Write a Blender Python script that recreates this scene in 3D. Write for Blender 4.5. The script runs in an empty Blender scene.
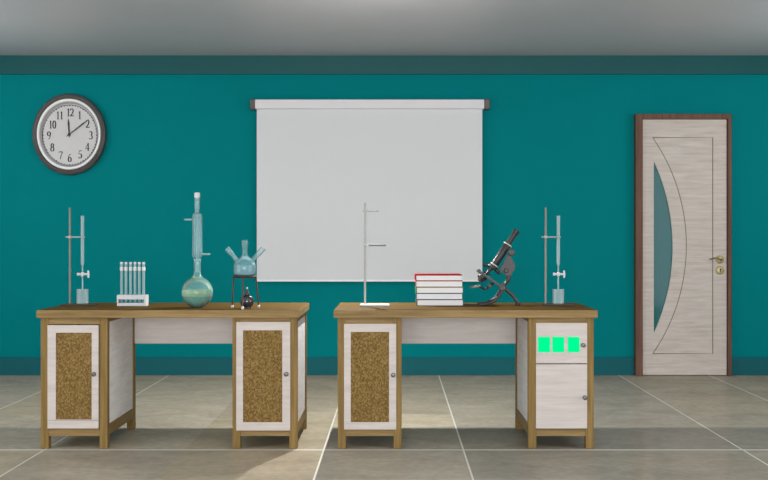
import bpy, bmesh, math, random
from mathutils import Vector, Matrix
random.seed(7)
PI = math.pi
SC = bpy.context.scene
COL = SC.collection
F = 768 * 50 / 36.0            # focal length in pixels of the 768 px frame
CX, CY, EYE = 394.0, 240.0, 1.12
YW = 8.85                      # back wall
H = 2.647                      # ceiling height
TOP = 0.746                    # desk height

def X(px, y): return (px - CX) * y / F
def Z(py, y): return EYE - (py - CY) * y / F
def S(y): return F / y         # pixels per metre at depth y

# ------------------------------------------------------------------ materials
def new_mat(name):
    m = bpy.data.materials.new(name); m.use_nodes = True
    nt = m.node_tree
    return m, nt, nt.nodes['Principled BSDF']

def srgb(r, g, b):
    def f(c):
        c /= 255.0
        return c / 12.92 if c <= 0.04045 else ((c + 0.055) / 1.055) ** 2.4
    return (f(r), f(g), f(b), 1)

def plain(name, c, rough=0.5, metal=0.0, spec=0.5, var=0.06, scale=30):
    m, nt, b = new_mat(name)
    tc = nt.nodes.new('ShaderNodeTexCoord')
    n = nt.nodes.new('ShaderNodeTexNoise'); n.inputs['Scale'].default_value = scale
    nt.links.new(tc.outputs['Object'], n.inputs['Vector'])
    r = nt.nodes.new('ShaderNodeValToRGB')
    r.color_ramp.elements[0].position = 0.3; r.color_ramp.elements[1].position = 0.7
    r.color_ramp.elements[0].color = tuple(x * (1 - var) for x in c[:3]) + (1,)
    r.color_ramp.elements[1].color = tuple(min(1, x * (1 + var)) for x in c[:3]) + (1,)
    nt.links.new(n.outputs['Fac'], r.inputs['Fac'])
    nt.links.new(r.outputs['Color'], b.inputs['Base Color'])
    b.inputs['Roughness'].default_value = rough
    b.inputs['Metallic'].default_value = metal
    b.inputs['Specular IOR Level'].default_value = spec
    return m

def grain(name, c0, c1, c2, axis='X', rough=0.55, fine=(3, 60), spec=0.3):
    """wood with the grain running along one axis"""
    m, nt, b = new_mat(name)
    tc = nt.nodes.new('ShaderNodeTexCoord')
    mp = nt.nodes.new('ShaderNodeMapping')
    lo, hi = fine
    mp.inputs['Scale'].default_value = {'X': (lo, hi, hi), 'Y': (hi, lo, hi), 'Z': (hi, hi, lo)}[axis]
    nt.links.new(tc.outputs['Object'], mp.inputs['Vector'])
    n = nt.nodes.new('ShaderNodeTexNoise'); n.inputs['Scale'].default_value = 1.0
    n.inputs['Detail'].default_value = 5; n.inputs['Roughness'].default_value = 0.65
    n.inputs['Distortion'].default_value = 0.4
    nt.links.new(mp.outputs['Vector'], n.inputs['Vector'])
    r = nt.nodes.new('ShaderNodeValToRGB')
    e = r.color_ramp.elements
    e[0].position = 0.30; e[0].color = c0
    e[1].position = 0.70; e[1].color = c2
    k = e.new(0.5); k.color = c1
    nt.links.new(n.outputs['Fac'], r.inputs['Fac'])
    nt.links.new(r.outputs['Color'], b.inputs['Base Color'])
    b.inputs['Roughness'].default_value = rough
    b.inputs['Specular IOR Level'].default_value = spec
    return m

def glassy(name, tint, body, fac, rough=0.08):
    """thin clear glass: see-through tint, a little pale body and a mirror sheen at the rim"""
    m = bpy.data.materials.new(name); m.use_nodes = True
    nt = m.node_tree; nt.nodes.clear()
    out = nt.nodes.new('ShaderNodeOutputMaterial')
    tr = nt.nodes.new('ShaderNodeBsdfTransparent'); tr.inputs['Color'].default_value = tint
    df = nt.nodes.new('ShaderNodeBsdfDiffuse')
    tc = nt.nodes.new('ShaderNodeTexCoord')
    nz = nt.nodes.new('ShaderNodeTexNoise'); nz.inputs['Scale'].default_value = 25
    nt.links.new(tc.outputs['Object'], nz.inputs['Vector'])
    rp = nt.nodes.new('ShaderNodeValToRGB')
    rp.color_ramp.elements[0].color = tuple(c * 0.92 for c in body[:3]) + (1,)
    rp.color_ramp.elements[1].color = body
    nt.links.new(nz.outputs['Fac'], rp.inputs['Fac'])
    nt.links.new(rp.outputs['Color'], df.inputs['Color'])
    gl = nt.nodes.new('ShaderNodeBsdfGlossy'); gl.inputs['Roughness'].default_value = rough
    m1 = nt.nodes.new('ShaderNodeMixShader')
    lw = nt.nodes.new('ShaderNodeLayerWeight'); lw.inputs['Blend'].default_value = 0.35
    ma = nt.nodes.new('ShaderNodeMath'); ma.operation = 'MULTIPLY_ADD'
    ma.inputs[1].default_value = fac * 1.2; ma.inputs[2].default_value = fac
    ma.use_clamp = True
    nt.links.new(lw.outputs['Facing'], ma.inputs[0])
    nt.links.new(ma.outputs[0], m1.inputs['Fac'])
    nt.links.new(tr.outputs[0], m1.inputs[1]); nt.links.new(df.outputs[0], m1.inputs[2])
    m2 = nt.nodes.new('ShaderNodeMixShader')
    fr = nt.nodes.new('ShaderNodeFresnel'); fr.inputs['IOR'].default_value = 1.35
    nt.links.new(fr.outputs[0], m2.inputs['Fac'])
    nt.links.new(m1.outputs[0], m2.inputs[1]); nt.links.new(gl.outputs[0], m2.inputs[2])
    nt.links.new(m2.outputs[0], out.inputs['Surface'])
    return m

def chips(name):
    """pressed cork / strand board"""
    m, nt, b = new_mat(name)
    tc = nt.nodes.new('ShaderNodeTexCoord')
    mp = nt.nodes.new('ShaderNodeMapping'); mp.inputs['Scale'].default_value = (150, 150, 115)
    mp.inputs['Rotation'].default_value = (0, 0.6, 0)
    nt.links.new(tc.outputs['Object'], mp.inputs['Vector'])
    v = nt.nodes.new('ShaderNodeTexVoronoi'); v.inputs['Scale'].default_value = 1.0
    v.inputs['Randomness'].default_value = 1
    n = nt.nodes.new('ShaderNodeTexNoise'); n.inputs['Scale'].default_value = 140
    n.inputs['Detail'].default_value = 3
    nt.links.new(tc.outputs['Object'], n.inputs['Vector'])
    nt.links.new(mp.outputs['Vector'], v.inputs['Vector'])
    bw = nt.nodes.new('ShaderNodeRGBToBW'); nt.links.new(v.outputs['Color'], bw.inputs[0])
    mx = nt.nodes.new('ShaderNodeMath'); mx.operation = 'ADD'
    hf = nt.nodes.new('ShaderNodeMath'); hf.operation = 'MULTIPLY'; hf.inputs[1].default_value = 0.55
    nt.links.new(bw.outputs[0], hf.inputs[0])
    h2 = nt.nodes.new('ShaderNodeMath'); h2.operation = 'MULTIPLY'; h2.inputs[1].default_value = 0.45
    nt.links.new(n.outputs['Fac'], h2.inputs[0])
    nt.links.new(hf.outputs[0], mx.inputs[0]); nt.links.new(h2.outputs[0], mx.inputs[1])
    r = nt.nodes.new('ShaderNodeValToRGB')
    e = r.color_ramp.elements
    e[0].position = 0.2; e[0].color = srgb(88, 68, 36)
    e[1].position = 0.8; e[1].color = srgb(152, 127, 80)
    k = e.new(0.5); k.color = srgb(120, 95, 52)
    nt.links.new(mx.outputs[0], r.inputs['Fac']); nt.links.new(r.outputs['Color'], b.inputs['Base Color'])
    b.inputs['Roughness'].default_value = 0.8
    b.inputs['Specular IOR Level'].default_value = 0.15
    return m

def tile_mat():
    m, nt, b = new_mat('stone_tile')
    tc = nt.nodes.new('ShaderNodeTexCoord')
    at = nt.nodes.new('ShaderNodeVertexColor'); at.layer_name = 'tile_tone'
    mp = nt.nodes.new('ShaderNodeMapping'); mp.inputs['Scale'].default_value = (1.7, 2.6, 1)
    nt.links.new(tc.outputs['Object'], mp.inputs['Vector'])
    n1 = nt.nodes.new('ShaderNodeTexNoise'); n1.inputs['Scale'].default_value = 1.5
    n1.inputs['Detail'].default_value = 9; n1.inputs['Roughness'].default_value = 0.72
    n1.inputs['Distortion'].default_value = 0.8
    nt.links.new(mp.outputs['Vector'], n1.inputs['Vector'])
    n2 = nt.nodes.new('ShaderNodeTexNoise'); n2.inputs['Scale'].default_value = 24
    n2.inputs['Detail'].default_value = 4
    nt.links.new(tc.outputs['Object'], n2.inputs['Vector'])
    r1 = nt.nodes.new('ShaderNodeValToRGB')
    r1.color_ramp.elements[0].position = 0.32; r1.color_ramp.elements[0].color = (0.74, 0.72, 0.70, 1)
    r1.color_ramp.elements[1].position = 0.72; r1.color_ramp.elements[1].color = (1.06, 1.05, 1.02, 1)
    nt.links.new(n1.outputs['Fac'], r1.inputs['Fac'])
    r2 = nt.nodes.new('ShaderNodeValToRGB')
    r2.color_ramp.elements[0].position = 0.3; r2.color_ramp.elements[0].color = (0.9, 0.9, 0.9, 1)
    r2.color_ramp.elements[1].position = 0.7; r2.color_ramp.elements[1].color = (1.06, 1.06, 1.06, 1)
    nt.links.new(n2.outputs['Fac'], r2.inputs['Fac'])
    a = nt.nodes.new('ShaderNodeMix'); a.data_type = 'RGBA'; a.blend_type = 'MULTIPLY'; a.inputs[0].default_value = 1
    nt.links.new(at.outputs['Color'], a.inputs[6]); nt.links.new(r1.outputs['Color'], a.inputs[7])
    c = nt.nodes.new('ShaderNodeMix'); c.data_type = 'RGBA'; c.blend_type = 'MULTIPLY'; c.inputs[0].default_value = 1
    nt.links.new(a.outputs[2], c.inputs[6]); nt.links.new(r2.outputs['Color'], c.inputs[7])
    nt.links.new(c.outputs[2], b.inputs['Base Color'])
    b.inputs['Roughness'].default_value = 0.8
    b.inputs['Specular IOR Level'].default_value = 0.0
    g = nt.nodes.new('ShaderNodeBsdfGlossy'); g.inputs['Roughness'].default_value = 0.1
    mx = nt.nodes.new('ShaderNodeMixShader'); mx.inputs['Fac'].default_value = 0.085
    nt.links.new(b.outputs[0], mx.inputs[1]); nt.links.new(g.outputs[0], mx.inputs[2])
    nt.links.new(mx.outputs[0], nt.nodes['Material Output'].inputs['Surface'])
    return m

M = {}
M['wall'] = plain('teal_paint', (0, .208, .228, 1), 0.7, var=0.015, scale=2, spec=0.04)
M['trim'] = plain('dark_teal_paint', srgb(12, 84, 88), 0.45, var=0.02, scale=3, spec=0.25)
M['trim_low'] = plain('dark_teal_skirting', srgb(30, 98, 106), 0.6, var=0.02, scale=3, spec=0.06)
M['ceiling'] = plain('grey_ceiling', srgb(190, 189, 194), 0.45, var=0.012, scale=3, spec=0.5)
M['side'] = plain('pale_grey_paint', srgb(214, 214, 212), 0.7, var=0.02, scale=2, spec=0.2)
M['tile'] = tile_mat()
M['grout'] = plain('pale_grout', srgb(212, 210, 200), 0.6, var=0.03, scale=10)
W0, W1, W2 = srgb(110, 88, 48), srgb(134, 109, 66), srgb(154, 128, 84)
M['oak_x'] = grain('oak_along', W0, W1, W2, 'X')
M['oak_z'] = grain('oak_upright', srgb(106, 83, 38), srgb(126, 100, 51), srgb(145, 118, 66), 'Z')
M['oak_y'] = grain('oak_side', srgb(106, 83, 38), srgb(126, 100, 51), srgb(145, 118, 66), 'Y')
M['oak_top_dimmed'] = grain('oak_top_dimmed', srgb(68, 50, 18), srgb(86, 65, 26), srgb(102, 79, 36), 'X', rough=0.7, spec=0.06)  # oak darkened in colour to counter the strong lamp close above
B0, B1, B2 = srgb(184, 176, 172), srgb(194, 186, 182), srgb(203, 195, 191)
M['bleached'] = grain('bleached_wood', B0, B1, B2, 'X', fine=(4, 45))
M['bleached_lit'] = grain('bleached_wood_panel_lit', srgb(208, 199, 195), srgb(217, 209, 205), srgb(225, 217, 213), 'X', fine=(4, 45))  # brighter copy of the bleached wood, lifting the dim modesty panel
M['bleached_side_lit'] = grain('bleached_wood_side_lit', srgb(216, 213, 213), srgb(228, 225, 225), srgb(238, 235, 235), 'Y', fine=(5, 40))  # same wood made paler, standing in for light missing under the desktop
M['door_wood'] = grain('door_wood', srgb(186, 176, 169), srgb(200, 191, 184), srgb(211, 203, 197), 'X', fine=(3.5, 40))
M['walnut'] = grain('brown_door_frame', srgb(84, 56, 44), srgb(104, 72, 58), srgb(120, 86, 70), 'Z')
M['dark_groove'] = plain('groove', srgb(128, 116, 102), 0.7)
M['cork'] = chips('cork_board')
M['steel'] = plain('steel', srgb(98, 96, 98), 0.35, metal=0.7)
M['ring'] = plain('bright_ring', srgb(214, 210, 200), 0.35, metal=0.3)
M['chrome'] = plain('chrome', srgb(205, 207, 212), 0.25, metal=1.0)
M['rod'] = plain('brown_grey_rod', srgb(128, 121, 112), 0.5, metal=0.1)
M['pale_rod'] = plain('pale_metal_rod', srgb(166, 167, 166), 0.5, metal=0.1)
M['grey_rod'] = plain('grey_rubber_rod', srgb(112, 114, 116), 0.5)
M['plate'] = plain('dark_plate', srgb(62, 44, 28), 0.5)
M['white'] = plain('white_plastic', srgb(204, 205, 208), 0.5, var=0.02)
M['white_metal'] = plain('white_enamel', srgb(204, 203, 198), 0.5, var=0.02)
M['sheet'] = plain('matt_white_sheet', srgb(221, 223, 227), 0.85, var=0.006, scale=2, spec=0.15)
M['case'] = plain('white_case', srgb(226, 225, 230), 0.5, var=0.01, scale=3)
M['cap'] = plain('dark_grey_cap', srgb(88, 84, 84), 0.5)
M['shade'] = plain('grey_strip', srgb(120, 122, 122), 0.6)
M['clock_rim'] = plain('clock_dark_rim', srgb(78, 74, 74), 0.4)
M['clock_ring'] = plain('clock_white_ring', srgb(240, 240, 242), 0.3, var=0.01)
M['bevel'] = plain('shade_grey_bevel', srgb(170, 170, 172), 0.6)  # grey imitates the shade in the gap between ring and dial
M['dial'] = plain('clock_dial', srgb(208, 207, 209), 0.75, var=0.01)
M['ink'] = plain('black_ink', srgb(40, 40, 42), 0.6)
M['brass'] = plain('brass', srgb(186, 174, 128), 0.4, metal=0.35, var=.2, scale=90)
M['lever'] = plain('dull_brass', srgb(120, 106, 66), 0.4, metal=0.5)
M['hole'] = plain('dark_hole', srgb(34, 26, 16), 0.8)
M['iron'] = plain('black_iron', srgb(46, 44, 46), 0.4, metal=0.25, var=0.12)
M['gun'] = plain('gun_metal', srgb(64, 62, 64), 0.45, metal=0.3, var=0.18, scale=60)
M['rust'] = plain('dark_rusty_iron', srgb(74, 58, 48), 0.5, metal=0.2, var=0.25, scale=60)
M['page'] = plain('page_edges', srgb(222, 221, 222), 0.85, var=0.02, scale=200, spec=0.1)
M['glass'] = glassy('clear_glass', (0.94, 0.98, 0.98, 1), srgb(170, 220, 226), 0.15)
M['glass_thick'] = glassy('thick_glass', (0.93, 0.97, 0.97, 1), srgb(164, 206, 214), 0.28)
M['ribbed'] = glassy('cloudy_glass', (0.95, 0.98, 0.98, 1), srgb(186, 212, 216), 0.42)
M['liquid'] = glassy('pale_green_liquid', (0.86, 0.97, 0.90, 1), srgb(150, 208, 178), 0.36)
M['liquid_blue'] = glassy('pale_blue_liquid', (0.85, 0.93, 0.98, 1), srgb(170, 208, 222), 0.36)
M['meniscus'] = glassy('green_surface', (0.9, 0.97, 0.85, 1), srgb(196, 222, 168), 0.5)
M['door_glass'] = glassy('grey_door_glass', (0.85, 0.9, 0.9, 1), srgb(48, 128, 134), 0.58)
M['dark_glass'] = plain('dark_glass', srgb(44, 46, 52), 0.12, spec=0.8, var=0.2)
def glow(name, c, e):
    m, nt, b = new_mat(name)
    tc = nt.nodes.new('ShaderNodeTexCoord')
    n = nt.nodes.new('ShaderNodeTexNoise'); n.inputs['Scale'].default_value = 5
    nt.links.new(tc.outputs['Object'], n.inputs['Vector'])
    r = nt.nodes.new('ShaderNodeValToRGB')
    r.color_ramp.elements[0].color = tuple(x * 0.99 for x in c[:3]) + (1,); r.color_ramp.elements[1].color = c
    nt.links.new(n.outputs['Fac'], r.inputs['Fac'])
    b.inputs['Base Color'].default_value = (0, 0, 0, 1); b.inputs['Specular IOR Level'].default_value = 0.0
    nt.links.new(r.outputs['Color'], b.inputs['Emission Color']); b.inputs['Emission Strength'].default_value = e
    return m
M['green'] = glow('bright_green_emission', srgb(0, 255, 152), 1.0)  # flat green squares drawn with emission

# ------------------------------------------------------------------ mesh helpers
def box(bm, x0, x1, y0, y1, z0, z1, bev=0.0):
    t = bmesh.new()
    bmesh.ops.create_cube(t, size=1)
    bmesh.ops.scale(t, vec=(x1 - x0, y1 - y0, z1 - z0), verts=t.verts)
    bmesh.ops.translate(t, vec=((x0 + x1) / 2, (y0 + y1) / 2, (z0 + z1) / 2), verts=t.verts)
    if bev > 0:
        bmesh.ops.bevel(t, geom=t.edges[:] + t.verts[:], offset=bev, segments=2, affect='EDGES', profile=0.5)
    merge(bm, t)

def merge(bm, t, mtx=None):
    if mtx is not None: bmesh.ops.transform(t, matrix=mtx, verts=t.verts)
    me = bpy.data.meshes.new('tmp'); t.to_mesh(me); t.free()
    bm.from_mesh(me); bpy.data.meshes.remove(me)

def prism(bm, pts, y0, y1):
    """polygon in (x, z) extruded from y0 (front) to y1 (back)"""
    f = [bm.verts.new((p[0], y0, p[1])) for p in pts]
    b = [bm.verts.new((p[0], y1, p[1])) for p in pts]
    n = len(pts)
    faces = [bm.faces.new(f), bm.faces.new(b[::-1])]
    for i in range(n):
        j = (i + 1) % n
        faces.append(bm.faces.new((f[i], b[i], b[j], f[j])))
    bmesh.ops.recalc_face_normals(bm, faces=faces)

def lathe(bm, prof, c, axis=(0, 0, 1), seg=32, sx=1.0):
    """profile of (radius, height) spun about an axis through c"""
    ax = Vector(axis).normalized()
    q = Vector((0, 0, 1)).rotation_difference(ax).to_matrix()
    c = Vector(c); rings = []; new = []
    for r, h in prof:
        if r < 1e-6:
            v = bm.verts.new(c + q @ Vector((0, 0, h))); rings.append([v])
        else:
            rings.append([bm.verts.new(c + q @ Vector((r * sx * math.cos(2 * PI * k / seg), r * math.sin(2 * PI * k / seg), h))) for k in range(seg)])
    for a, b in zip(rings, rings[1:]):
        if len(a) == 1 and len(b) == 1: continue
        for k in range(seg):
            l = (k + 1) % seg
            if len(a) == 1: new.append(bm.faces.new((a[0], b[k], b[l])))
            elif len(b) == 1: new.append(bm.faces.new((a[k], a[l], b[0])))
            else: new.append(bm.faces.new((a[k], a[l], b[l], b[k])))
    for ends in (rings[0], rings[-1]):
        pass
    bmesh.ops.recalc_face_normals(bm, faces=new)

def tube(bm, pts, rad, seg=10, sy=1.0):
    """round bar along a polyline, radius may vary, closed ends"""
    pts = [Vector(p) for p in pts]
    rr = rad if isinstance(rad, (list, tuple)) else [rad] * len(pts)
    rings = []; new = []
    up = None
    for i, p in enumerate(pts):
        d = (pts[min(i + 1, len(pts) - 1)] - pts[max(i - 1, 0)]).normalized()
        if up is None:
            up = Vector((0, 1, 0)) if abs(d.y) < 0.9 else Vector((1, 0, 0))
        s = d.cross(up).normalized(); u = s.cross(d).normalized(); up = u
        rings.append([bm.verts.new(p + s * rr[i] * math.cos(2 * PI * k / seg) + u * rr[i] * sy * math.sin(2 * PI * k / seg)) for k in range(seg)])
    for a, b in zip(rings, rings[1:]):
        for k in range(seg):
            l = (k + 1) % seg
            new.append(bm.faces.new((a[k], a[l], b[l], b[k])))
    new.append(bm.faces.new(rings[0][::-1])); new.append(bm.faces.new(rings[-1]))
    bmesh.ops.recalc_face_normals(bm, faces=new)

def cyl(bm, c, r, h, seg=24, axis=(0, 0, 1), bev=0.0):
    b = min(bev, r * 0.5, h * 0.4)
    pr = [(0, 0), (r - b, 0), (r, b), (r, h - b), (r - b, h), (0, h)] if b > 0 else [(0, 0), (r, 0), (r, h), (0, h)]
    lathe(bm, pr, c, axis, seg)

def ring(bm, c, R, r, axis=(0, 0, 1), seg=32, ms=8):
    lathe(bm, [(R + r * math.cos(2 * PI * k / ms), r * math.sin(2 * PI * k / ms)) for k in range(ms + 1)], c, axis, seg)

def spline(pts, n=8):
    P = [Vector(p) for p in pts]; out = []
    for i in range(len(P) - 1):
        p0, p1, p2, p3 = P[max(i - 1, 0)], P[i], P[i + 1], P[min(i + 2, len(P) - 1)]
        for k in range(n):
            t = k / n
            out.append(0.5 * ((2 * p1) + (p2 - p0) * t + (2 * p0 - 5 * p1 + 4 * p2 - p3) * t * t + (3 * p1 - p0 - 3 * p2 + p3) * t ** 3))
    out.append(P[-1]); return out

def root_of(o):
    while o.parent: o = o.parent
    return o

def obj(name, bm, mat, parent=None, smooth=False, label=None, origin=None):
    """link a bmesh built in world coordinates as one mesh object"""
    bmesh.ops.remove_doubles(bm, verts=bm.verts, dist=1e-6)
    org = Vector(origin) if origin is not None else (root_of(parent).location.copy() if parent else Vector((0, 0, 0)))
    bmesh.ops.translate(bm, vec=-org, verts=bm.verts)
    me = bpy.data.meshes.new(name); bm.to_mesh(me); bm.free()
    mats = mat if isinstance(mat, (list, tuple)) else [mat]
    for m in mats: me.materials.append(m)
    o = bpy.data.objects.new(name, me); COL.objects.link(o)
    if parent: o.parent = parent
    else: o.location = org
    if smooth:
        me.polygons.foreach_set('use_smooth', [True] * len(me.polygons))
        me.set_sharp_from_angle(angle=math.radians(38))
    if label: o['label'] = label
    return o

def tag(o, label, cat, group=None, kind=None):
    o['label'] = label; o['category'] = cat
    if group: o['group'] = group
    if kind: o['kind'] = kind
    return o

def thing(name, label, cat, loc, group=None, kind=None):
    o = bpy.data.objects.new(name, None); COL.objects.link(o)
    o.empty_display_size = 0.05; o.location = loc
    return tag(o, label, cat, group, kind)

def dup(root, loc, label):
    r = root.copy(); COL.objects.link(r); r.location = loc; r['label'] = label
    for ch in list(root.children):
        c = ch.copy(); COL.objects.link(c); c.parent = r
        for g in list(ch.children):
            d = g.copy(); COL.objects.link(d); d.parent = c
    return r

def B(): return bmesh.new()

# ------------------------------------------------------------------ the room
XL, XR, YF = -3.9, 3.75, -7.0
def structure(name, bm, mat, label, cat, smooth=False):
    return tag(obj(name, bm, mat, smooth=smooth), label, cat, kind='structure')

b = B(); box(b, XL - .1, XR + .1, YW, YW + .1, 0, H); structure('wall_back', b, M['wall'], 'teal painted wall at the back of the classroom', 'wall')
b = B(); box(b, XL - .1, XL, YF, YW, 0, H); structure('wall_left', b, M['side'], 'pale grey wall on the left side of the room', 'wall')
b = B(); box(b, XR, XR + .1, YF, YW, 0, H); structure('wall_right', b, M['side'], 'pale grey wall on the right side of the room', 'wall')
b = B(); box(b, XL - .1, XR + .1, YF - .1, YF, 0, H); structure('wall_front', b, M['side'], 'pale grey wall on the viewer side of the room', 'wall')
b = B(); box(b, XL - .1, XR + .1, YF - .1, YW + .1, H, H + .1); structure('ceiling', b, M['ceiling'], 'plain grey ceiling', 'ceiling')
# crown band and skirting
zc = Z(74, YW - .03)
b = B(); prism(b, [(0, 0)] * 0 or [(XL, zc), (XR, zc), (XR, H), (XL, H)], YW - .03, YW)
structure('trim_1', b, M['trim'], 'dark teal band running along the top of the wall under the ceiling', 'moulding')
DX0, DX1 = X(635.9, 8.77), X(732.0, 8.77)
for nm, a, c, w in (('baseboard_back', XL, DX0, 'left'), ('baseboard_back_right', DX1, XR, 'right')):
    b = B(); box(b, a, c, YW - .02, YW, 0, 0.149, 0.003)
    structure(nm, b, M['trim_low'], 'dark teal skirting board along the wall on the %s of the door' % w, 'baseboard')

# floor of large stone tiles with pale grout lines
xs = [XL] + [0.37 + .745 * k for k in range(-5, 5)] + [XR]
grout_x = [0.37 + .745 * k for k in (-4, -3, -1, 0, 2, 3)]
ys = [YF, 1.1, 2.5, 3.4, 4.3, 5.69, 6.39, 6.86, YW + .0]
grout_y = [1.1, 3.4, 5.69]
base = srgb(178, 171, 156)
tones = {}
for j in range(len(ys) - 1):
    for i in range(len(xs) - 1):
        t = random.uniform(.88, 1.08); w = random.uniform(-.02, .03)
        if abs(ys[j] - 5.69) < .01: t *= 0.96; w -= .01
        if ys[j] > 6.8: t *= 1.12  # tiles nearest the wall coloured lighter to offset the weaker light there
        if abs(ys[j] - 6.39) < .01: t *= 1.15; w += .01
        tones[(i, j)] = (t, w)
        xm = (xs[i] + xs[i + 1]) / 2
        if -1.12 < xm < -.375 and ys[j] > 3.4:
            tones[(i, j)] = (.98, .05) if ys[j] < 6.5 else (1.0, .03)
        elif -1.865 < xm < -1.12 and ys[j] >= 5.6 and ys[j] < 6.8:
            tones[(i, j)] = (t * 1.08, w)
        elif xm > 0.37 and ys[j] > 3.4:
            tones[(i, j)] = (t * .93, w - .02)
bm = B()
lay = bm.loops.layers.float_color.new('tile_tone')
def quad(x0, x1, y0, y1, z, mi, c):
    f = bm.faces.new([bm.verts.new(p) for p in ((x0, y0, z), (x1, y0, z), (x1, y1, z), (x0, y1, z))])
    f.material_index = mi
    for l in f.loops: l[lay] = c
for j in range(len(ys) - 1):
    for i in range(len(xs) - 1):
        t, w = tones[(i, j)]
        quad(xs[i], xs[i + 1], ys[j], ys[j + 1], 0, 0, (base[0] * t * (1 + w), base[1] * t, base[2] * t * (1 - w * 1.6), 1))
for gx in grout_x: quad(gx - .0048, gx + .0048, YF, YW, .0006, 1, (1, 1, 1, 1))
for gy in grout_y: quad(XL, XR, gy - .012, gy + .012, .0005, 1, (1, 1, 1, 1))
quad(XL, XR, YF, YW, -.08, 0, (.5, .5, .5, 1))
me = bpy.data.meshes.new('floor'); bm.to_mesh(me); bm.free()
me.materials.append(M['tile']); me.materials.append(M['grout'])
fl = bpy.data.objects.new('floor', me); COL.objects.link(fl)
tag(fl, 'polished grey beige stone tile floor with thin pale grout lines', 'floor', kind='structure')

# ------------------------------------------------------------------ door
YD = 8.805
d = thing('door_1', 'whitewashed wooden door with a curved glass panel in a brown frame', 'door', ((DX0 + DX1) / 2, YD, 0), kind='structure')
yf = 8.775
lx0, lx1, lt = X(642.9, yf), X(726.6, YD), Z(118.9, yf)
ft = Z(113.8, yf)
rx0 = X(728.3, yf)
for a_, c_, q0, q1, nm in ((DX0, lx0, 0, ft, 'door_jamb'), (rx0, DX1, 0, ft, 'door_jamb'), (lx0, rx0, lt, ft, 'door_head')):
    b = B(); box(b, a_, c_, yf, YW, q0, q1, .003); obj(nm, b, M['walnut'], d)
# leaf with the curved opening
def arcpts(x_edge, y_top, y_bot, x_max, y, n=28):
    a = Vector((X(x_edge, y), Z(y_top, y))); c = Vector((X(x_edge, y), Z(y_bot, y)))
    w = X(x_max, y) - a.x; hh = (a.y - c.y) / 2
    R = (hh * hh + w * w) / (2 * w); cx = a.x + w - R; cz = (a.y + c.y) / 2
    th = math.asin(hh / R)
    return [(cx + R * math.cos(th - 2 * th * k / n), cz + R * math.sin(th - 2 * th * k / n)) for k in range(n + 1)]
ga = arcpts(653.8, 160.8, 333.2, 672.7, YD)
lx0d = X(642.6, YD); ex = ga[0][0]; lz0 = 0.006
ltop = lt - .002
b = B()
box(b, lx0d, ex, YD, YD + .035, lz0, ltop)
prism(b, [(ex, ltop), (X(726.6, YD), ltop), (X(726.6, YD), lz0), (ex, lz0)] + ga[::-1], YD, YD + .035)
leaf = obj('door_leaf', b, M['door_wood'], d)
b = B(); prism(b, ga, YD + .013, YD + .019); obj('glass_pane', b, M['door_glass'], leaf)
b = B()
oa = arcpts(652.8, 137.6, 353.7, 686.4, YD)
tube(b, [(p[0], YD, p[1]) for p in oa], .0032, 6)
gx1 = X(712.7, YD)
tube(b, [(oa[0][0], YD, oa[0][1]), (gx1, YD, oa[0][1]), (gx1, YD, oa[-1][1]), (oa[-1][0], YD, oa[-1][1])], .004, 6)
obj('panel_groove', b, M['dark_groove'], leaf)
hx, hz = X(719.8, YD), Z(259.6, YD)
b = B(); lathe(b, [(0, .016), (.02, .016), (.028, .010), (.034, .004), (.035, 0)], (hx, YD, hz), (0, -1, 0), 24); ring(b, (hx, YD - .012, hz), .021, .004, (0, -1, 0))
hp = obj('handle_plate', b, M['brass'], leaf, True)
b = B()
tube(b, spline([(hx, YD - .01, hz), (hx, YD - .05, hz), (hx - .02, YD - .056, hz + .004), (hx - .05, YD - .054, hz + .014), (hx - .08, YD - .05, hz + .006), (hx - .098, YD - .048, hz + .004)], 5), [.008] * 14 + [.006] * 12, 10)
obj('lever_handle', b, M['lever'], leaf, True)
kz = Z(270.4, YD)
b = B(); lathe(b, [(0, .012), (.02, .012), (.029, .008), (.035, .003), (.036, 0)], (hx, YD, kz), (0, -1, 0), 24)
obj('keyhole_plate', b, M['brass'], leaf, True)
b = B(); cyl(b, (hx + .002, YD - .011, kz + .008), .007, .003, 14, (0, -1, 0)); box(b, hx - .001, hx + .005, YD - .0142, YD - .011, kz - .012, kz + .006)
obj('keyhole', b, M['hole'], leaf)

# ------------------------------------------------------------------ projection screen
ysf, yc = 8.80, 8.755
sx0, sx1 = X(256.8, ysf), X(482.3, ysf)
scr = thing('projection_screen', 'large white pull-down projection screen hanging on the teal wall', 'projection screen', ((sx0 + sx1) / 2, ysf, Z(281, ysf)))
b = B(); box(b, X(254.8, yc), X(484.4, yc), yc, YW - .0006, Z(108.6, yc), Z(99.3, yc), .006); obj('case', b, M['case'], scr)
for a, c in ((249.8, 255.0), (484.2, 490.2)):
    b = B(); box(b, X(a, yc), X(c, yc), yc - .004, YW - .0006, Z(109.4, yc), Z(98.6, yc), .012); obj('end_cap', b, M['cap'], scr)
b = B(); box(b, sx0, sx1, ysf, ysf + .003, Z(280, ysf), Z(106, ysf)); obj('sheet', b, M['sheet'], scr)
b = B(); box(b, sx0 - .004, sx1 + .004, ysf - .008, ysf + .012, Z(281.6, ysf), Z(279.6, ysf), .003); obj('bottom_bar', b, M['clock_ring'], scr)

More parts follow.
